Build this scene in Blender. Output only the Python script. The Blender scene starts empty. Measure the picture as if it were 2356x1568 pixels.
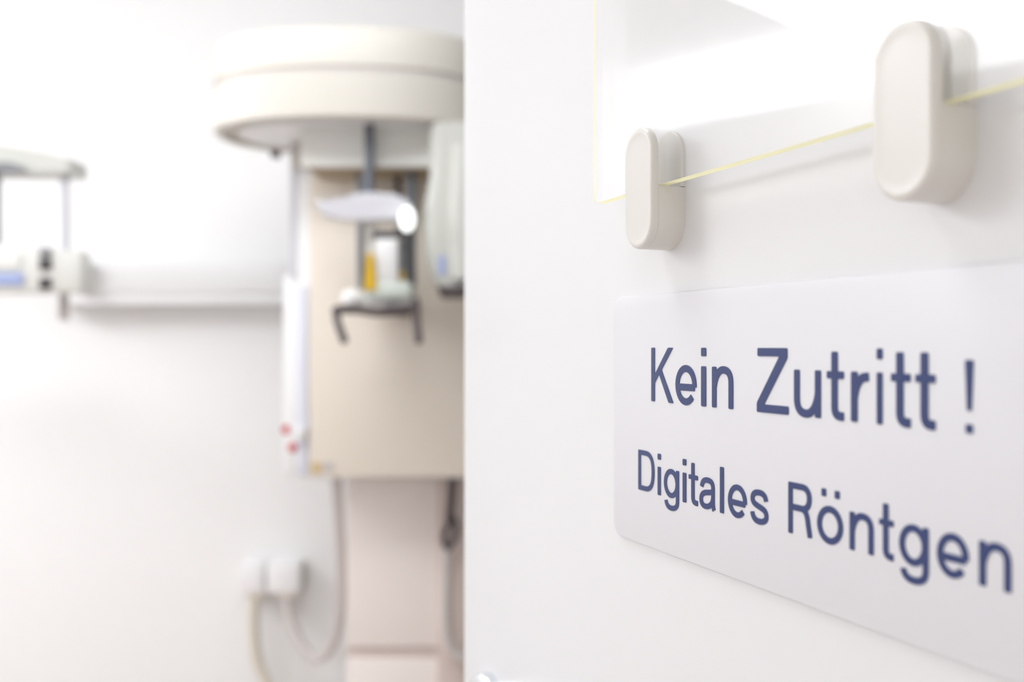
import bpy, bmesh, math
from mathutils import Vector, Matrix
from mathutils.geometry import tessellate_polygon

S = bpy.context.scene
COL = S.collection
# ------------------------------------------------------------------ camera, light, exposure
F = 2200.0                       # focal length in pixels of the 2356 px wide frame
CX, HY = 1178.0, 795.0           # principal column, horizon row
VPX = 250.0                      # where the door's horizontals vanish
CAMZ = 1.30
TH = math.atan((CX - VPX) / F)   # angle between view axis and door leaf
CT, ST = math.cos(TH), math.sin(TH)
D = 0.25 * CT                    # distance of the lens from the door leaf

cam_d = bpy.data.cameras.new('camera')
cam = bpy.data.objects.new('camera', cam_d); COL.objects.link(cam)
cam.location = (0, 0, CAMZ); cam.rotation_euler = (math.pi / 2, 0, 0)
cam_d.sensor_width = 36.0
cam_d.lens = 36.0 * F / 2356
cam_d.shift_y = (HY - 784) / 2356
cam_d.clip_start = 0.02
cam_d.dof.use_dof = True
cam_d.dof.focus_distance = 0.405
cam_d.dof.aperture_fstop = 5.6
S.camera = cam

w = bpy.data.worlds.new('world'); S.world = w; w.use_nodes = True
w.node_tree.nodes['Background'].inputs[0].default_value = (1.0, 0.975, 0.94, 1)
w.node_tree.nodes['Background'].inputs[1].default_value = 0.92

def area(name, loc, target, sx, sy, power, color=(1, 1, 1)):
    l = bpy.data.lights.new(name, 'AREA'); l.shape = 'RECTANGLE'
    l.size, l.size_y, l.energy, l.color = sx, sy, power, color
    o = bpy.data.objects.new(name, l); COL.objects.link(o)
    o.location = loc
    o.rotation_euler = (Vector(target) - Vector(loc)).to_track_quat('-Z', 'Y').to_euler()
    return o
area('ceiling_lamp_near', (-2.85, 1.65, 2.56), (-2.95, 1.65, 0), 0.7, 1.3, 34, (0.96, 0.98, 1.0))
area('machine_fill', (-0.55, 0.85, 2.56), (-0.55, 0.85, 0), 0.9, 0.5, 13, (0.97, 0.985, 1.0))  # added fill from above, lifts the machine front
area('reflection_fill', (-3.52, 1.6, 2.40), (-3.60, 1.6, 2.62), 2.6, 0.08, 26, (0.97, 0.98, 1.0))  # added unseen strip, brightens the wall and ceiling mirrored in the acrylic
area('back_wall_fill', (-1.0, 1.45, 2.48), (-1.0, 2.95, 1.9), 2.1, 0.5, 12.5, (0.96, 0.98, 1.0))  # added fill, tilted to blow out the back wall

S.view_settings.view_transform = 'Standard'
S.view_settings.look = 'None'
S.view_settings.gamma = 1.0
S.view_settings.use_curve_mapping = False
S.view_settings.exposure = -0.10

# ------------------------------------------------------------------ materials
def srgb(h):
    h = h.lstrip('#'); o = []
    for i in (0, 2, 4):
        c = int(h[i:i + 2], 16) / 255
        o.append(c / 12.92 if c <= 0.04045 else ((c + 0.055) / 1.055) ** 2.4)
    return (*o, 1)

def mat(name, color, rough=0.5, metal=0.0, spec=0.5, bump=0.0, bscale=200.0, var=0.0, coat=0.0):
    m = bpy.data.materials.new(name); m.use_nodes = True
    nt = m.node_tree; b = nt.nodes['Principled BSDF']
    c = srgb(color) if isinstance(color, str) else (*color, 1)
    b.inputs['Base Color'].default_value = c
    b.inputs['Roughness'].default_value = rough
    b.inputs['Metallic'].default_value = metal
    b.inputs['Specular IOR Level'].default_value = spec
    b.inputs['Coat Weight'].default_value = coat
    tc = nt.nodes.new('ShaderNodeTexCoord')
    nz = nt.nodes.new('ShaderNodeTexNoise'); nz.inputs['Scale'].default_value = bscale
    nz.inputs['Detail'].default_value = 3
    nt.links.new(tc.outputs['Object'], nz.inputs['Vector'])
    if bump > 0:
        bp = nt.nodes.new('ShaderNodeBump'); bp.inputs['Strength'].default_value = bump
        bp.inputs['Distance'].default_value = 0.001
        nt.links.new(nz.outputs['Fac'], bp.inputs['Height'])
        nt.links.new(bp.outputs['Normal'], b.inputs['Normal'])
    mx = nt.nodes.new('ShaderNodeMix'); mx.data_type = 'RGBA'
    mx.inputs[6].default_value = c
    mx.inputs[7].default_value = (c[0] * (1 - var), c[1] * (1 - var), c[2] * (1 - var), 1)
    nt.links.new(nz.outputs['Fac'], mx.inputs[0])
    nt.links.new(mx.outputs[2], b.inputs['Base Color'])
    return m

M_wall = mat('wall_paint', '#f7f7f7', 0.8, bump=0.15, bscale=120, var=0.01)
M_floor = mat('warm_lino', '#d8cac2', 0.45, bump=0.05, bscale=60, var=0.08)
M_door = mat('door_lacquer', '#ececee', 0.38, spec=0.35, bump=0.04, bscale=900, var=0.005)
M_clip = mat('clip_plastic', '#e7e4df', 0.32, bump=0.03, bscale=700, var=0.01)
M_sign = mat('sign_plastic', '#e9e9ee', 0.34, spec=0.35, bump=0.01, bscale=300, var=0.005)
M_ink = mat('navy_letter', '#2f3f74', 0.3, spec=0.5, bump=0.02, bscale=1500, var=0.04)
M_acedge = mat('acrylic_edge', '#f2eeb8', 0.35, bump=0.02, bscale=400, var=0.03)
M_chrome = mat('chrome', '#e4e8ec', 0.12, metal=1.0, var=0.02)
M_cream = mat('cream_plastic', '#dcd8cf', 0.45, bump=0.03, bscale=200, var=0.015)
M_white = mat('white_plastic', '#f5f5f6', 0.4, bump=0.02, bscale=200, var=0.01)
M_beige = mat('beige_panel', '#f2e9dc', 0.5, bump=0.03, bscale=150, var=0.02)
M_grey = mat('pale_grey_panel', '#f3f3ee', 0.5, var=0.02)
M_band = mat('grey_band', '#d2cdc8', 0.5, var=0.02)
M_band2 = mat('cool_grey_plastic', '#dcdce3', 0.4, var=0.02)
M_ceph = mat('offwhite_shell', '#e6e6e1', 0.4, var=0.02)
M_undershade = mat('underside_shade', '#a5947a', 0.55, var=0.03)  # shade beneath the carriage, put into the colour
M_shell = mat('greenish_shell', '#cfd0ca', 0.4, var=0.02)
M_dark = mat('dark_grey_rubber', '#4a4548', 0.5, var=0.05)
M_brown = mat('dark_brown_grip', '#4b4142', 0.45, var=0.05)
M_steel = mat('grey_steel', '#8d8f93', 0.35, metal=0.4, var=0.03)
M_slate = mat('slate_rod', '#6f747c', 0.4, metal=0.2, var=0.03)
M_yellow = mat('yellow_plastic', '#e6bc1c', 0.4, var=0.05)
M_mint = mat('mint_plastic', '#dde6de', 0.3, var=0.02)
M_blue = mat('blue_label', '#a9b7e2', 0.5, var=0.04)
M_bluewhite = mat('bluish_white', '#e9ecf9', 0.35, var=0.02)
M_red = mat('red_button', '#d0202c', 0.35, var=0.05)
M_orange = mat('orange_label', '#dcc08c', 0.5, var=0.05)
M_hose = mat('grey_hose', '#d3ccc9', 0.55, var=0.04)
M_cord = mat('beige_cord', '#e3dccf', 0.55, var=0.04)
M_ped = mat('pedestal_paint', '#faf1ec', 0.6, var=0.02)
M_pedband = mat('pedestal_joint', '#e0d1ca', 0.6, var=0.03)

M_bright = bpy.data.materials.new('bright_white'); M_bright.use_nodes = True  # white with emission, for the oval by the head support
_b = M_bright.node_tree.nodes['Principled BSDF']
_b.inputs['Base Color'].default_value = (0.9, 0.95, 0.92, 1)
_b.inputs['Emission Color'].default_value = (0.95, 1, 0.97, 1); _b.inputs['Emission Strength'].default_value = 1.6

M_acry = bpy.data.materials.new('clear_acrylic'); M_acry.use_nodes = True
nt = M_acry.node_tree; nt.nodes.clear()
out = nt.nodes.new('ShaderNodeOutputMaterial')
tr = nt.nodes.new('ShaderNodeBsdfTransparent'); tr.inputs[0].default_value = (1.0, 1.0, 0.997, 1)
gl = nt.nodes.new('ShaderNodeBsdfGlossy'); gl.inputs['Roughness'].default_value = 0.02
fr = nt.nodes.new('ShaderNodeFresnel')
ge = nt.nodes.new('ShaderNodeNewGeometry')          # same Fresnel reflection entering and leaving the plate
mr = nt.nodes.new('ShaderNodeMapRange'); mr.inputs[3].default_value = 1.5; mr.inputs[4].default_value = 1 / 1.5
nt.links.new(ge.outputs['Backfacing'], mr.inputs[0]); nt.links.new(mr.outputs[0], fr.inputs[0])
ms = nt.nodes.new('ShaderNodeMixShader')
nt.links.new(fr.outputs[0], ms.inputs[0]); nt.links.new(tr.outputs[0], ms.inputs[1])
nt.links.new(gl.outputs[0], ms.inputs[2]); nt.links.new(ms.outputs[0], out.inputs[0])

def translucent(m, color, amount, kind='ShaderNodeBsdfTranslucent'):
    nt = m.node_tree; b = nt.nodes['Principled BSDF']; o = nt.nodes['Material Output']
    t = nt.nodes.new(kind); t.inputs[0].default_value = (*color, 1)
    x = nt.nodes.new('ShaderNodeMixShader'); x.inputs[0].default_value = amount
    nt.links.new(b.outputs[0], x.inputs[1]); nt.links.new(t.outputs[0], x.inputs[2]); nt.links.new(x.outputs[0], o.inputs[0])
translucent(M_acedge, (1.0, 0.97, 0.66), 0.65)          # the edge passes on light gathered by the sheet

# ------------------------------------------------------------------ helpers
ORG = {}                                        # world origin of every thing whose meshes are written in world space
def tag(o, label=None, cat=None, group=None, kind=None):
    if label: o['label'] = label
    if cat: o['category'] = cat
    if group: o['group'] = group
    if kind: o['kind'] = kind
    return o

def link(name, bm, m, parent=None, smooth=False, loc=None, rot=None):
    me = bpy.data.meshes.new(name)
    o0 = ORG.get(parent.name, Vector((0, 0, 0))) if parent else Vector((0, 0, 0))
    if loc is not None and parent is None and rot is None: o0 = Vector(loc)
    if o0.length: bmesh.ops.translate(bm, verts=bm.verts, vec=-o0)
    bmesh.ops.recalc_face_normals(bm, faces=bm.faces)
    bm.to_mesh(me); bm.free()
    for mm in (m if isinstance(m, (list, tuple)) else [m]): me.materials.append(mm)
    if smooth:
        for p in me.polygons: p.use_smooth = True
    o = bpy.data.objects.new(name, me); COL.objects.link(o)
    if parent:
        o.parent = parent; ORG[o.name] = o0
    elif loc is not None:
        o.location = loc; ORG[o.name] = o0
    if smooth:
        me.set_sharp_from_angle(angle=math.radians(42))
    return o

def empty(name, loc):
    o = bpy.data.objects.new(name, None); COL.objects.link(o)
    o.location = loc; o.empty_display_size = 0.05; ORG[o.name] = Vector(loc)
    return o

def P(px, py, z):                               # world point seen at a pixel, z metres ahead
    return Vector(((px - CX) / F * z, z, CAMZ - (py - HY) / F * z))

def bm_box(a, b, bevel=0.0, seg=2, bm=None):
    own = bm is None
    b2 = bmesh.new()
    lo = [min(a[i], b[i]) for i in range(3)]; hi = [max(a[i], b[i]) for i in range(3)]
    vs = [b2.verts.new((x, y, z)) for x in (lo[0], hi[0]) for y in (lo[1], hi[1]) for z in (lo[2], hi[2])]
    for f in ((0, 1, 3, 2), (4, 6, 7, 5), (0, 4, 5, 1), (2, 3, 7, 6), (0, 2, 6, 4), (1, 5, 7, 3)):
        b2.faces.new([vs[i] for i in f])
    if bevel: bmesh.ops.bevel(b2, geom=b2.edges[:], offset=bevel, segments=seg, affect='EDGES', profile=0.5)
    if own: return b2
    me = bpy.data.meshes.new('t'); b2.to_mesh(me); b2.free(); bm.from_mesh(me); bpy.data.meshes.remove(me)
    return bm

def pbox(x0, y0, x1, y1, z0, z1, bevel=0.004, ztop=None):   # box whose front face spans those pixels at depth z0
    a = P(x0, y0, z0); b = P(x1, y1, z0); b.y = z1
    return bm_box(a, b, bevel)

def bm_prism(rings, closed_bottom=True, closed_top=True, bm=None):
    """rings: list of equally long lists of 3-D points"""
    bm = bm or bmesh.new()
    R = [[bm.verts.new(p) for p in r] for r in rings]
    n = len(R[0])
    for a, b in zip(R, R[1:]):
        for i in range(n):
            bm.faces.new((a[i], a[(i + 1) % n], b[(i + 1) % n], b[i]))
    if closed_bottom: bm.faces.new(R[0][::-1])
    if closed_top: bm.faces.new(R[-1])
    return bm

def catmull(pts, n=10):
    pts = [Vector(p) for p in pts]; o = []
    q = [2 * pts[0] - pts[1]] + pts + [2 * pts[-1] - pts[-2]]
    for i in range(1, len(q) - 2):
        for k in range(n):
            t = k / n; a, b, c, d = q[i - 1:i + 3]
            o.append(0.5 * ((2 * b) + (c - a) * t + (2 * a - 5 * b + 4 * c - d) * t * t + (3 * b - a - 3 * c + d) * t ** 3))
    return o + [pts[-1]]

def bm_tube(pts, r, n=14, spline=True, bm=None):
    pts = catmull(pts) if spline else [Vector(p) for p in pts]
    rr = r if isinstance(r, (list, tuple)) else None
    bm = bm or bmesh.new(); rings = []
    t0 = (pts[1] - pts[0]).normalized()
    nrm = t0.orthogonal().normalized()
    for i, p in enumerate(pts):
        t = (pts[min(i + 1, len(pts) - 1)] - pts[max(i - 1, 0)]).normalized()
        nrm = (nrm - t * nrm.dot(t)).normalized(); bi = t.cross(nrm)
        ri = r if rr is None else rr[0] + (rr[1] - rr[0]) * i / (len(pts) - 1)
        rings.append([p + (nrm * math.cos(2 * math.pi * k / n) + bi * math.sin(2 * math.pi * k / n)) * ri for k in range(n)])
    return bm_prism(rings, bm=bm)

def bm_ball(c, rx, ry, rz, u=20, v=12):
    bm = bmesh.new(); bmesh.ops.create_uvsphere(bm, u_segments=u, v_segments=v, radius=1)
    for x in bm.verts: x.co = Vector((c[0] + x.co.x * rx, c[1] + x.co.y * ry, c[2] + x.co.z * rz))
    return bm

# ------------------------------------------------------------------ room shell
XL, XR, YB, YF, ZC = -3.85, 1.9, 2.95, -0.22, 2.62
def struct(name, a, b, m, bevel=0):
    return tag(link(name, bm_box(a, b, bevel), m), kind='structure')
struct('floor', (XL - .1, -3.0, -0.1), (XR + .1, YB + .1, 0), M_floor)
struct('ceiling', (XL - .1, YF - .12, ZC), (XR + .1, YB + .1, ZC + .1), M_wall)
struct('wall_back', (XL - .1, YB, 0), (XR + .1, YB + .1, ZC), M_wall)
struct('wall_left', (XL - .1, YF - .12, 0), (XL, YB, ZC), M_wall)
struct('wall_right', (XR, YF - .12, 0), (XR + .1, YB, ZC), M_wall)
bm = bm_box((XL, YF - .12, 0), (-0.62, YF, ZC))
bm_box((0.36, YF - .12, 0), (XR, YF, ZC), bm=bm)
bm_box((-0.62, YF - .12, 2.08), (0.36, YF, ZC), bm=bm)
tag(link('wall_front', bm, M_wall), kind='structure')
struct('baseboard_back', (XL, YB - 0.012, 0), (XR, YB, 0.07), M_white)
struct('tall_cabinet_1', (XL, 0.2, 0.0), (XL + 0.37, YB - 0.001, 2.37), M_white, 0.004)     # out-of-view tall cabinets, added and shaped for their reflection in the glass

# ------------------------------------------------------------------ the door leaf and its local frame
ROT = TH - math.pi / 2
DOORM = Matrix.Translation((CT * D, ST * D, 0)) @ Matrix.Rotation(ROT, 4, 'Z')   # local x = towards hinge, -y = out of the leaf
def on_door(px, py, p=0.0):                     # pixel -> (along, height) on the plane p metres proud of the leaf
    q = D - p
    z = F * q / CT / (px - VPX)
    return -(z - q * ST) / CT, CAMZ - (py - HY) / F * z
def door_link(name, bm, m, parent=None, smooth=False):
    o = link(name, bm, m, parent, smooth)
    return o

s_free = on_door(1067, HY)[0]
bm = bm_box((s_free, 0.0, 0.012), (s_free + 0.90, 0.04, 2.02), 0.0012, 2)
door = link('door_1', bm, M_door, None, True); tag(door, kind='structure')
door.matrix_world = DOORM
# lever handle, only its rose reaches into the frame
hs, hz = on_door(1106, 1646, 0.008)
bm = bm_prism([[(hs + r * math.cos(a), -p, hz + r * math.sin(a)) for a in [2 * math.pi * k / 40 for k in range(40)]]
               for p, r in ((0, .0265), (.006, .0265), (.008, .0245), (.0085, .02))])
hd = link('door_handle', bm, M_chrome, door, True)
bm = bm_tube([(hs, -.008, hz), (hs, -.04, hz), (hs + .012, -.052, hz), (hs + .05, -.054, hz), (hs + .125, -.054, hz)], .0085)
link('lever', bm, M_chrome, hd, True)

def door_thing(name, s, z):
    o = bpy.data.objects.new(name, None); COL.objects.link(o)
    o.empty_display_size = 0.03
    o.matrix_world = DOORM @ Matrix.Translation((s, 0, z)); ORG[o.name] = Vector((s, 0, z))
    return o

# ------------------------------------------------------------------ sign with raised letters
def rounded_rect(s0, z0, s1, z1, r, n=8):
    o = []
    for cx, cz, a0 in ((s1 - r, z1 - r, 0), (s0 + r, z1 - r, 90), (s0 + r, z0 + r, 180), (s1 - r, z0 + r, 270)):
        for k in range(n + 1):
            a = math.radians(a0 + 90 * k / n); o.append((cx + r * math.cos(a), cz + r * math.sin(a)))
    return o
SP = 0.0016
sl = on_door(1410, HY, SP)[0]; sr = sl + 0.30
DS = (D - SP) / CT
zt, zb = CAMZ + 0.0950 * DS, CAMZ - 0.3732 * DS
sign = door_thing('door_sign', (sl + sr) / 2, zb)
tag(sign, 'pale grey plastic plate with navy lettering Kein Zutritt ! Digitales Röntgen on the door', 'sign')
rings = []
for p, i in ((0.0001, 0), (SP - .0006, 0), (SP - .0002, .0002), (SP, .0007)):
    rings.append([(s, -p, z) for s, z in rounded_rect(sl + i, zb + i, sr - i, zt - i, 0.0085 - i)])
link('plate', bm_prism(rings), M_sign, sign, True)

def bez(a, b, c, d, n=12):
    return [tuple((1 - t) ** 3 * a[i] + 3 * (1 - t) ** 2 * t * b[i] + 3 * (1 - t) * t * t * c[i] + t ** 3 * d[i] for i in (0, 1)) for t in [k / n for k in range(n + 1)]]
def path(*segs):
    o = []
    for s in segs:
        o += s if not o else s[1:] if s[0] == o[-1] else s
    return o
def arc(cx, cy, rx, ry, a0, a1, n=30):
    return [(cx + rx * math.cos(math.radians(a0 + (a1 - a0) * k / n)), cy + ry * math.sin(math.radians(a0 + (a1 - a0) * k / n))) for k in range(n + 1)]
H, X, W = 716, 490, 88        # cap height, x-height, stroke
# every glyph: box width, strokes = centre lines, polys = outlines
def g_i(): return 90, [], [[(0, 0), (0, X), (90, X), (90, 0)], [(0, 612), (0, H), (90, H), (90, 612)]]
def g_l(): return 90, [], [[(0, 0), (0, H), (90, H), (90, 0)]]
def g_K(): return 591, [], [[(0, 0), (0, 716), (95, 716), (95, 361), (450, 716), (578, 716), (278, 426), (591, 0), (466, 0), (211, 363), (95, 248), (95, 0)]]
def g_Z(): return 566, [], [[(12, 716), (545, 716), (545, 608), (133, 92), (566, 92), (566, 0), (0, 0), (0, 105), (405, 624), (12, 624)]]
def g_n():
    return 420, [[(44, 0), (44, X)], path(bez((44, 230), (60, 360), (130, X - 34), (222, X - 34)), bez((222, X - 34), (330, X - 34), (376, 400), (376, 300)), [(376, 300), (376, 0)])], []
def g_u():
    return 420, [[(376, 0), (376, X)], path(bez((376, X - 230), (360, X - 360), (290, 34), (198, 34)), bez((198, 34), (90, 34), (44, X - 400), (44, X - 300)), [(44, X - 300), (44, X)])], []
def g_r():
    return 285, [[(44, 0), (44, X)], path(bez((44, 210), (55, 330), (120, X - 52), (241, X - 50)), [(241, X - 50), (285, X - 48)])], []
def g_t():
    return 252, [path([(115, 682), (115, 130)], bez((115, 130), (115, 60), (150, 38), (214, 38)), [(214, 38), (252, 38)])], [[(0, 410), (0, 486), (252, 486), (252, 410)]]
def g_e():
    cx, cy, rx, ry = 239, X / 2, 239 - W / 2, X / 2 + 9 - W / 2
    return 478, [arc(cx, cy, rx, ry, -6, 318, 44), [(60, 218), (440, 218)]], []
def g_o():
    return 490, [arc(245, X / 2, 245 - W / 2, X / 2 + 9 - W / 2, 0, 360, 48)], []
def g_oe():
    a, b, c = g_o()
    return a, b, [[(85, 612), (85, H), (172, H), (172, 612)], [(340, 612), (340, H), (427, H), (427, 612)]]
def g_g():
    return 452, [arc(220, X / 2 + 8, 220 - W / 2, X / 2 + 2 - W / 2, 0, 360, 44),
                 path([(408, X), (408, -20)], bez((408, -20), (408, -125), (330, -162), (225, -162)), bez((225, -162), (120, -162), (72, -110), (62, -45)))], []
def g_a():
    return 478, [path(bez((62, 335), (78, 420), (135, X - 34), (235, X - 34)), bez((235, X - 34), (350, X - 34), (398, 420), (398, 340)), [(398, 340), (398, 120)], bez((398, 120), (398, 60), (412, 30), (430, 0))),
                 path(bez((398, 300), (360, 268), (270, 268), (195, 256)), bez((195, 256), (100, 240), (46, 200), (46, 138)), bez((46, 138), (46, 65), (105, 33), (180, 33)), bez((180, 33), (300, 33), (398, 100), (398, 210)))], []
def g_s():
    return 432, [path(bez((380, 345), (366, 425), (310, X - 34), (214, X - 34)), bez((214, X - 34), (110, X - 34), (52, 415), (52, 356)), bez((52, 356), (52, 288), (130, 272), (216, 250)),
                      bez((216, 250), (320, 224), (388, 204), (388, 134)), bez((388, 134), (388, 66), (320, 34), (218, 34)), bez((218, 34), (110, 34), (58, 80), (46, 158)))], []
def g_D():
    return 605, [[(44, 0), (44, H)], path([(4, 672), (280, 672)], bez((280, 672), (480, 672), (561, 560), (561, 358)), bez((561, 358), (561, 156), (480, 44), (280, 44)), [(280, 44), (4, 44)])], []
def g_R():
    return 610, [[(44, 0), (44, H)], path([(4, 672), (350, 672)], bez((350, 672), (490, 672), (540, 600), (540, 525)), bez((540, 525), (540, 440), (480, 374), (350, 374)), [(350, 374), (60, 374)]),
                 path(bez((330, 374), (440, 374), (490, 300), (508, 190)), [(508, 190), (560, 2)])], []
def g_ex(): return 100, [], [[(0, 621), (100, 621), (76, 189), (24, 189)], [(8, 0), (8, 78), (92, 78), (92, 0)]]

def round_poly(pts, r, n=4):
    o = []; m = len(pts)
    for i in range(m):
        a, b, c = Vector(pts[i - 1]), Vector(pts[i]), Vector(pts[(i + 1) % m])
        u, v = (a - b), (c - b); d = min(r, u.length * .45, v.length * .45)
        u.normalize(); v.normalize()
        if abs(u.cross(v)) < 0.05: o.append(tuple(b)); continue
        p0, p1 = b + u * d, b + v * d
        for k in range(n + 1):
            t = k / n; o.append(tuple((1 - t) ** 2 * p0 + 2 * t * (1 - t) * b + t * t * p1))
    return o
def stroke_outline(pts, wd, r=20):
    L, R = [], []
    m = len(pts)
    for i in range(m):
        a, b = Vector(pts[max(i - 1, 0)]), Vector(pts[min(i + 1, m - 1)])
        t = (b - a).normalized(); nn = Vector((-t.y, t.x)) * wd / 2
        L.append(tuple(Vector(pts[i]) + nn)); R.append(tuple(Vector(pts[i]) - nn))
    o = []
    def cap(c0, c1, din0, din1):
        out = []
        for c, prev, nxt in ((c0, din0, c1), (c1, c0, din1)):
            b = Vector(c); u = Vector(prev) - b; v = Vector(nxt) - b
            d = min(r, u.length * .45 if u.length else r, v.length * .45); u.normalize(); v.normalize()
            for k in range(4):
                t = k / 3; out.append(tuple((1 - t) ** 2 * (b + u * d) + 2 * t * (1 - t) * b + t * t * (b + v * d)))
        return out
    o = L[1:-1] + cap(L[-1], R[-1], L[-2], R[-2]) + R[1:-1][::-1] + cap(R[0], L[0], R[1], L[1])
    return o

def add_glyph(g, px0, px1, base_slope, unit):
    """glyph between two columns of the sign plate; the skeleton is stretched, the stroke width is not"""
    wd, strokes, polys = g()
    p0 = SP
    s0, s1 = on_door(px0, HY, SP)[0], on_door(px1, HY, SP)[0]
    k = (s1 - s0) / (wd * unit)
    base = CAMZ - base_slope * DS
    def mx(x):
        if wd <= 110: return s0 + x / wd * (s1 - s0)
        h = W / 2
        return s0 + h * unit + (x - h) / (wd - 2 * h) * ((s1 - s0) - 2 * h * unit)
    outl = []
    for st in strokes:
        pts = [((mx(x) - s0) / unit, y) for x, y in st]
        outl.append((stroke_outline(pts, W), pts[0] == pts[-1] or (abs(pts[0][0] - pts[-1][0]) < 1e-6 and abs(pts[0][1] - pts[-1][1]) < 1e-6), pts))
    for pl in polys:
        outl.append((round_poly([((mx(x) - s0) / unit, y) for x, y in pl], 20), False, None))
    bm = bmesh.new()
    for j, (o, closed, pts) in enumerate(outl):
        hgt = 0.00028 + 0.000006 * j
        cv = lambda x, y, p: (s0 + x * unit, -p, base + y * unit)
        if closed:
            m = len(pts) - 1; inn, ou = [], []
            for i in range(m):
                a, b = Vector(pts[i - 1 if i else m - 1]), Vector(pts[i + 1])
                t = (b - a).normalized(); nn = Vector((-t.y, t.x)) * W / 2
                inn.append(Vector(pts[i]) + nn); ou.append(Vector(pts[i]) - nn)
            A = [[bm.verts.new(cv(q.x, q.y, p0 + hh)) for q in ring] for ring, hh in ((ou, 0), (ou, hgt), (inn, hgt), (inn, 0))]
            for a, b in zip(A, A[1:]):
                for i in range(m): bm.faces.new((a[i], a[(i + 1) % m], b[(i + 1) % m], b[i]))
        else:
            n = len(o); A = [bm.verts.new(cv(x, y, p0 + hgt)) for x, y in o]; B = [bm.verts.new(cv(x, y, p0)) for x, y in o]
            for tri in tessellate_polygon([[Vector((x, y, 0)) for x, y in o]]):
                bm.faces.new([A[t] for t in tri])
            for i in range(n): bm.faces.new((A[i], A[(i + 1) % n], B[(i + 1) % n], B[i]))
    link('letter', bm, M_ink, sign)

U1 = 0.0985 * DS / 716; U2 = 0.0752 * DS / 716
for g, a, b in ((g_K, 1499, 1550.5), (g_e, 1555, 1603), (g_i, 1614, 1625), (g_n, 1639, 1687.4), (g_Z, 1742, 1815.3), (g_u, 1827.8, 1889.3),
                (g_t, 1902.9, 1942.6), (g_r, 1958.8, 2001), (g_i, 2018, 2031), (g_t, 2050.3, 2096.5), (g_t, 2106, 2154), (g_ex, 2221, 2241)):
    add_glyph(g, a, b, 0.1018, U1)
for g, a, b in ((g_D, 1469.3, 1506.2), (g_i, 1513.9, 1520.7), (g_g, 1528.3, 1562.6), (g_i, 1571.5, 1579.3), (g_t, 1585.5, 1606), (g_a, 1610, 1647.6),
                (g_l, 1657.3, 1665.9), (g_e, 1675.8, 1718.9), (g_s, 1727, 1768.4), (g_R, 1814.7, 1870), (g_oe, 1881, 1940.1), (g_n, 1955.6, 2010.6),
                (g_t, 2023.3, 2057), (g_g, 2069.7, 2137.5), (g_e, 2156.5, 2229.9), (g_n, 2253.6, 2327.7)):
    add_glyph(g, a, b, 0.2705 + 0.0038 * min(1, (a - 1469) / 345), U2)

# ------------------------------------------------------------------ acrylic plate and its two clips
GB, GF = 0.0080, 0.0130
gs0 = on_door(1366.5, HY, GF)[0]; gs1 = gs0 + 0.33
gz = CAMZ + 0.2927 * (D - GF) / CT
g = door_thing('acrylic_plate', (gs0 + gs1) / 2, gz)
tag(g, 'clear acrylic plate with pale yellow edges held by two clips above the lettered sign', 'plate')
bm = bmesh.new()
ol = rounded_rect(gs0, gz, gs1, gz + 0.22, 0.0022, 5)
A = [bm.verts.new((s, -GF, z)) for s, z in ol]; B = [bm.verts.new((s, -GB, z)) for s, z in ol]
bm.faces.new(A); bm.faces.new(B[::-1])
n = len(ol)
for i in range(n):
    horizontal = abs(ol[i][1] - ol[(i + 1) % n][1]) < abs(ol[i][0] - ol[(i + 1) % n][0])
    if horizontal:
        bm.faces.new((A[i], A[(i + 1) % n], B[(i + 1) % n], B[i])).material_index = 1
    else:                                        # sides: only the sawn front arris shows yellow, the rest stays clear
        C1 = bm.verts.new(A[i].co + Vector((0, .0008, 0))); C2 = bm.verts.new(A[(i + 1) % n].co + Vector((0, .0008, 0)))
        bm.faces.new((A[i], A[(i + 1) % n], C2, C1)).material_index = 1
        bm.faces.new((C1, C2, B[(i + 1) % n], B[i]))
bmesh.ops.remove_doubles(bm, verts=bm.verts, dist=1e-6)
link('pane', bm, [M_acry, M_acedge], g)

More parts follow.
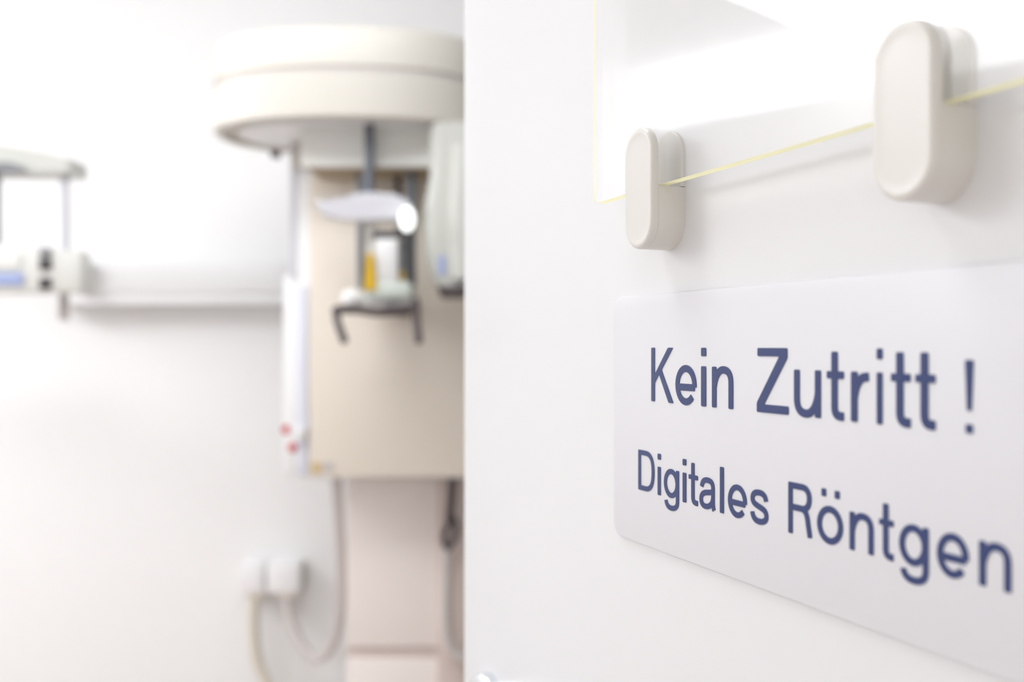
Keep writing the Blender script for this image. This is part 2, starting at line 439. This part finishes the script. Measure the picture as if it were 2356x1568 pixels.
def obround(cx, cz, hw, hh, i=0.0, n=20, lo=None, hi=None):
    r = hw - i; o = []
    for k in range(n + 1):
        a = math.pi * k / n; o.append((cx + r * math.cos(a), cz + (hh - hw) + r * math.sin(a)))
    for k in range(n + 1):
        a = math.pi + math.pi * k / n; o.append((cx + r * math.cos(a), cz - (hh - hw) + r * math.sin(a)))
    if lo is not None: o = [(x, max(z, lo)) for x, z in o]
    if hi is not None: o = [(x, min(z, hi)) for x, z in o]
    return o
CP = 0.0170
def make_clip(px0, px1, label):
    a, b = on_door(px0, HY, CP)[0], on_door(px1, HY, CP)[0]
    cx, hw = (a + b) / 2, CW / 2
    dq = (D - CP) / CT
    z1, z0 = CAMZ + 0.4117 * dq, CAMZ + 0.1830 * dq
    cz, hh = (z0 + z1) / 2, (z1 - z0) / 2
    c = door_thing('plate_clip', cx, z0)
    tag(c, label, 'clip')
    # front cap: full oval in front of the plate
    rings = [[(s, -p, z) for s, z in obround(cx, cz, hw, hh, i)] for p, i in
             ((GF + .0006, .0), (CP - .0016, 0), (CP - .0008, .00022), (CP - .0003, .0007), (CP, .0015), (CP - .00022, .0026), (CP - .00025, .006))]
    link('front_cap', bm_prism(rings), M_clip, c, True)
    # solid foot below the plate edge, reaching back to the door
    rings = [[(s, -p, z) for s, z in obround(cx, cz, hw, hh, 0, hi=gz - .0004)] for p in (0.0, GF + .0007)]
    link('foot', bm_prism(rings), M_clip, c, True)
    # thin back plate against the door, seen through the acrylic
    rings = [[(s, -p, z) for s, z in obround(cx, cz, hw - .0004, hh - .0004, i, lo=gz)] for p, i in ((0, 0), (.0012, 0), (.0018, .0006))]
    link('back_plate', bm_prism(rings), M_clip, c, True)
    # rubber washer between cap and pane
    rings = [[(s, -p, z) for s, z in obround(cx, cz, hw - .0016, hh - .0016, 0, lo=gz + .0002)] for p in (GF + .00005, GF + .00065)]
    link('washer', bm_prism(rings), M_band, c, True)
    return c
CW = 0.0238
make_clip(1436, 1499, 'smaller-looking white oval clip at the lower left corner of the acrylic plate')
make_clip(2002, 2149, 'larger-looking white oval clip on the plate edge above the exclamation mark')

# ------------------------------------------------------------------ panoramic x-ray machine
root = P(900, HY, 2.5); root.z = 0
xm = empty('panoramic_xray_machine', root)
tag(xm, 'cream panoramic dental x-ray machine with round drum head beyond the door', 'x-ray machine')

def part(name, bm, m, parent=xm, smooth=True): return link(name, bm, m, parent, smooth)
# drum head
dc = P(812, HY, 2.25); da, db = 0.318, 0.213
zb_, zt_ = CAMZ + 0.488, CAMZ + 0.685
def ell(z, i=0.0, n=72, e=2.25):
    o = []
    for k in range(n):
        t = 2 * math.pi * k / n; c, s = math.cos(t), math.sin(t)
        o.append((dc.x + (da - i) * math.copysign(abs(c) ** (2 / e), c), dc.y + (db - i) * math.copysign(abs(s) ** (2 / e), s), z))
    return o
zg = CAMZ + 0.589
drum = part('drum_head', bm_prism([ell(zb_ + .012, .022), ell(zb_, .02), ell(zb_, .004), ell(zb_ + .004, 0), ell(zg - .009, 0), ell(zg - .007, .003)], True, False), M_cream)
part('drum_cover', bm_prism([ell(zg + .007, .003), ell(zg + .009, 0), ell(zt_ - .012, 0), ell(zt_ - .004, .003), ell(zt_, .012), ell(zt_ + .004, .06)], False, True), M_cream, drum)
part('drum_groove', bm_prism([ell(zg - .009, .004), ell(zg + .009, .004)]), M_band, drum)
# support neck between the drum and the upper column
part('underside_plate', bm_prism([ell(zb_ + .002, .055), ell(zb_ + .011, .055)]), M_white, drum)
part('stop_block', pbox(622, 334, 640, 360, 2.40, 2.43, .002), M_dark, drum)
# upper carriage, face panel, column
part('carriage', bm_box((P(690, 0, 2.15).x, 2.15, CAMZ + .402), (P(1066, 0, 2.15).x, 2.62, CAMZ + .50), .006), M_grey)
part('underside_shade_strip', bm_box((P(708, 0, 2.16).x, 2.158, CAMZ + .3995), (P(992, 0, 2.16).x, 2.31, CAMZ + .403), .001), M_undershade)  # thin tan sheet painting the shaded underside
part('carriage_side', bm_box((P(668, 0, 2.3).x, 2.30, CAMZ + .43), (P(690, 0, 2.3).x, 2.6, CAMZ + .49), .006), M_band)
fp = part('face_panel', pbox(711, 400, 1150, 1097, 2.30, 2.335, .005), M_beige)
part('type_label', pbox(716, 1064, 738, 1088, 2.2985, 2.301, 0), M_orange, fp)
part('rating_label', pbox(738, 1064, 768, 1084, 2.2985, 2.301, 0), M_hose, fp)
part('column', pbox(683, 388, 1150, 1100, 2.336, 2.62, .008), M_white)
part('guide_rail', pbox(667, 330, 684, 632, 2.40, 2.60, .003), M_band2)
sc_ = part('side_cover', pbox(650, 632, 690, 1092, 2.42, 2.60, .012), M_white)
part('lower_strip', pbox(684, 655, 706, 1092, 2.325, 2.40, .006), M_bluewhite, sc_)
part('collar', pbox(676, 984, 702, 1012, 2.30, 2.33, .004), M_white, sc_)
for px, py in ((658, 988), (673, 1029)):
    c = P(px, py, 2.36)
    b = part('emergency_button', bm_ball(c, .011, .011, .0115), M_red, sc_)
    part('button_stem', bm_tube([c + Vector((.006, 0, 0)), c + Vector((.03, .01, 0))], .007, spline=False), M_white if py < 1000 else M_slate, b)
# pedestal below the panel
part('pedestal', pbox(797, 1100, 1150, 1490, 2.50, 2.75, .006), M_ped)
part('pedestal_joint', pbox(797, 1490, 1150, 1515, 2.508, 2.74, .002), M_pedband)
b_ = P(797, 1515, 2.50); c_ = P(1150, 1515, 2.50)
part('pedestal_foot', bm_box((b_.x, 2.50, 0.0), (c_.x, 2.75, b_.z), .006), M_ped)
part('cable_channel', bm_box((P(1006, 0, 2.49).x, 2.489, 0.02), (P(1100, 0, 2.49).x, 2.502, P(0, 1108, 2.49).z), .003), M_pedband)
# sensor arm hanging at the right
def arm_ring(py, x0, z0=2.08, x1=1180, dep=.10, r=.03):
    a = P(x0, py, z0); b = P(x1, py, z0); o = []
    for cx, cy, a0 in ((b.x - r, z0 + dep - r, 0), (a.x + r, z0 + dep - r, 90), (a.x + r, z0 + r, 180), (b.x - r, z0 + r, 270)):
        for k in range(7):
            t = math.radians(a0 + 15 * k); o.append((cx + r * math.cos(t), cy + r * math.sin(t), a.z))
    return o
arm = part('sensor_arm', bm_prism([arm_ring(280, 985), arm_ring(400, 986), arm_ring(480, 972), arm_ring(580, 975), arm_ring(640, 990), arm_ring(668, 1010)]), M_shell)
part('arm_foot', bm_prism([arm_ring(658, 1004, 2.065, 1180, .11, .02), arm_ring(682, 1012, 2.065, 1180, .11, .02)]), M_brown, arm)
part('blue_mark', pbox(1008, 588, 1024, 632, 2.077, 2.081, 0), M_blue, arm)
part('arm_cover', bm_prism([arm_ring(330, 1035, 2.06), arm_ring(480, 1030, 2.055), arm_ring(640, 1032, 2.06)]), M_shell, arm)
# positioning gear in front of the panel
gear = part('head_rod', bm_tube([P(850, 268, 2.12), P(849, 448, 2.12)], P(12, 0, 2.12).x - P(0, 0, 2.12).x, spline=False), M_slate)
def plate_px(pts, z0, z1, bev=.004):
    bm = bmesh.new()
    A = [bm.verts.new(P(x, y, z0)) for x, y in pts]
    B = [bm.verts.new(Vector((v.co.x, z1, v.co.z))) for v in A]
    n = len(A); bm.faces.new(A); bm.faces.new(B[::-1])
    for i in range(n): bm.faces.new((A[i], A[(i + 1) % n], B[(i + 1) % n], B[i]))
    bmesh.ops.bevel(bm, geom=[e for e in bm.edges if abs(e.verts[0].co.y - e.verts[1].co.y) < 1e-6 and e.verts[0].co.y < z0 + 1e-4], offset=bev, segments=3, affect='EDGES')
    return bm
hs_ = part('head_support', plate_px([(728, 466), (742, 458), (775, 462), (800, 447), (845, 441), (905, 444), (938, 460), (950, 482), (944, 498), (925, 503), (860, 504), (790, 503), (752, 500), (735, 488)], 2.07, 2.12, .006), M_band2)
part('support_clamp', pbox(720, 455, 762, 472, 2.10, 2.16, .004), M_band, hs_)
part('bright_oval', bm_ball(P(937, 504, 2.045), .0165, .014, .027), M_bright)  # emissive white ellipsoid
cb = part('cross_bar', bm_tube([P(858, 540, 2.09), P(950, 540, 2.09)], .0085, spline=False), M_dark)
part('bar_clamp', pbox(908, 520, 934, 545, 2.08, 2.11, .004), M_dark, cb)
part('left_rod', bm_tube([P(829, 395, 2.22), P(831, 668, 2.22)], .0095, spline=False), M_steel)
part('right_rod', bm_tube([P(946, 392, 2.2), P(946, 706, 2.2)], .0105, spline=False), M_slate)
part('short_rod', bm_tube([P(914, 398, 2.25), P(916, 470, 2.25)], .0075, spline=False), M_dark)
part('bite_post', pbox(862, 548, 914, 650, 2.05, 2.09, .006), M_white)
part('bite_neck', pbox(842, 500, 862, 590, 2.13, 2.15, .004), M_grey)
part('backing_strip', pbox(916, 550, 940, 640, 2.16, 2.18, .003), M_steel)
part('scale_wedge', plate_px([(843, 582), (857, 582), (866, 668), (836, 668)], 2.04, 2.06, .002), M_yellow)
part('scale_tab', pbox(915, 624, 930, 642, 2.10, 2.12, .002), M_yellow)
cr = part('chin_rest', pbox(838, 648, 944, 686, 2.045, 2.2, .008), M_mint)
part('rest_base', pbox(832, 680, 944, 706, 2.075, 2.3, .005), M_white, cr)
part('rest_knob', bm_ball(P(812, 686, 2.08), .026, .02, .021), M_white, cr)
hb = part('handle_bar', bm_tube([P(772, 712, 2.03), P(820, 712, 2.03), P(870, 718, 2.02), P(920, 714, 2.03), P(962, 706, 2.04)], .0095), M_brown)
part('grip', bm_tube([P(771, 711, 2.03), P(778, 745, 2.01), P(793, 786, 1.99)], .0085), M_brown, hb)
part('grip', bm_tube([P(955, 690, 2.05), P(958, 735, 2.02), P(964, 786, 1.99)], .0085), M_brown, hb)
part('bar_bracket', bm_box(P(878, 706, 2.03), (P(912, 704, 2.03).x, 2.30, P(0, 718, 2.03).z), .003), M_brown, hb)

# cephalometric arm and head holder at the left
ca = part('ceph_arm', pbox(120, 605, 690, 676, 2.85, 2.945, .008), M_white)
part('arm_rail', pbox(120, 676, 690, 700, 2.856, 2.945, .003), M_white, ca)
part('arm_end_cap', pbox(176, 603, 207, 676, 2.82, 2.945, .006), M_ceph, ca)
def slab(pts, z0, z1): return plate_px(pts, z0, z1, .004)
hh = part('head_holder', slab([(-260, 285), (-120, 302), (0, 332), (100, 350), (158, 364), (160, 398), (-260, 398)], 2.40, 2.50), M_shell)
part('holder_slot', slab([(-160, 372), (20, 372), (50, 382), (58, 396), (-160, 396)], 2.385, 2.405), M_steel, hh)
part('ear_rod', bm_tube([P(149, 396, 2.44), P(149, 590, 2.44)], .0115, spline=False), M_band2, hh)
part('ear_rod', bm_tube([P(-8, 380, 2.43), P(-8, 560, 2.43)], .0105, spline=False), M_steel, hh)
part('rod_tip', bm_tube([P(147, 668, 2.44), P(147, 736, 2.44)], .0125, spline=False), M_hose, hh)
cc = part('ceph_cassette', pbox(-230, 575, 186, 674, 2.36, 2.425, .012), M_ceph)
part('blue_stripe', pbox(-230, 627, 52, 656, 2.354, 2.362, 0.001), M_blue, cc)
part('screen', pbox(-230, 580, 44, 618, 2.354, 2.362, .001), M_grey, cc)
for y in (607, 651):
    part('key', pbox(88, y - 13, 116, y + 13, 2.352, 2.363, .003), M_dark, cc)
part('display', pbox(88, 570, 116, 588, 2.352, 2.363, .002), M_steel, cc)

# ------------------------------------------------------------------ wall socket and cables
a = P(550, 1300, 2.86); b = P(686, 1372, 2.86)
so = empty('wall_socket', Vector(((a.x + b.x) / 2, YB, b.z)))
tag(so, 'white double socket box on the back wall left of the pedestal', 'socket')
mid = P(607, 0, 2.86).x
link('socket_box', bm_box((a.x, 2.872, a.z), (mid - .003, YB + .001, b.z + .006), .005), M_white, so, True)
link('socket_box', bm_box((mid + .003, 2.872, a.z), (b.x, YB + .001, b.z + .006), .005), M_white, so, True)
link('back_plate', bm_box((a.x - .004, 2.915, a.z - .004), (b.x + .004, YB + .001, b.z), .003), M_cream, so, True)
link('cable_entry', bm_box((P(566, 0, 2.88).x, 2.88, b.z - .008), (P(606, 0, 2.88).x, 2.94, b.z + .008), .003), M_beige, so, True)
link('cable_entry', bm_box((P(640, 0, 2.88).x, 2.88, b.z - .008), (P(676, 0, 2.88).x, 2.94, b.z + .008), .003), M_beige, so, True)

hose_pts = [P(774, 1092, 2.56), P(779, 1180, 2.60), P(785, 1290, 2.66), P(784, 1400, 2.72), P(765, 1482, 2.78), P(732, 1514, 2.82), P(698, 1488, 2.85), P(672, 1432, 2.88), P(657, 1368, 2.90)]
h = link('power_hose', bm_tube(hose_pts, .0145), M_hose, None, True, loc=hose_pts[5])
tag(h, 'grey hose looping from the beige panel up into the socket box', 'cable')
cord_pts = [P(586, 1368, 2.90), P(582, 1430, 2.90), P(588, 1500, 2.90), P(606, 1556, 2.90), P(650, 1640, 2.88), P(720, 1760, 2.80), P(800, 1850, 2.78)]
h = link('supply_cord', bm_tube(cord_pts, .0165), M_cord, None, True, loc=cord_pts[-1])
tag(h, 'beige cord running down the wall from the left of the socket box', 'cable')
kp = [P(1042, 1092, 2.44), P(1038, 1150, 2.44), P(1034, 1200, 2.44), P(1021, 1232, 2.45), P(1027, 1262, 2.45), P(1044, 1240, 2.44), P(1048, 1205, 2.43), P(1036, 1180, 2.42)]
kt = empty('knotted_cable', kp[4])
tag(kt, 'dark knotted cable under the panel running on as a grey lead', 'cable')
link('dark_sleeve', bm_tube(kp[:3], .0105), M_dark, kt, True)
link('knot', bm_tube(kp[2:], .0075), M_dark, kt, True)
gp = [P(1027, 1258, 2.455), P(1026, 1350, 2.455), P(1026, 1440, 2.455), P(1036, 1485, 2.455), P(1060, 1510, 2.455), P(1120, 1530, 2.455)]
link('grey_lead', bm_tube(gp, .0125), M_hose, kt, True)
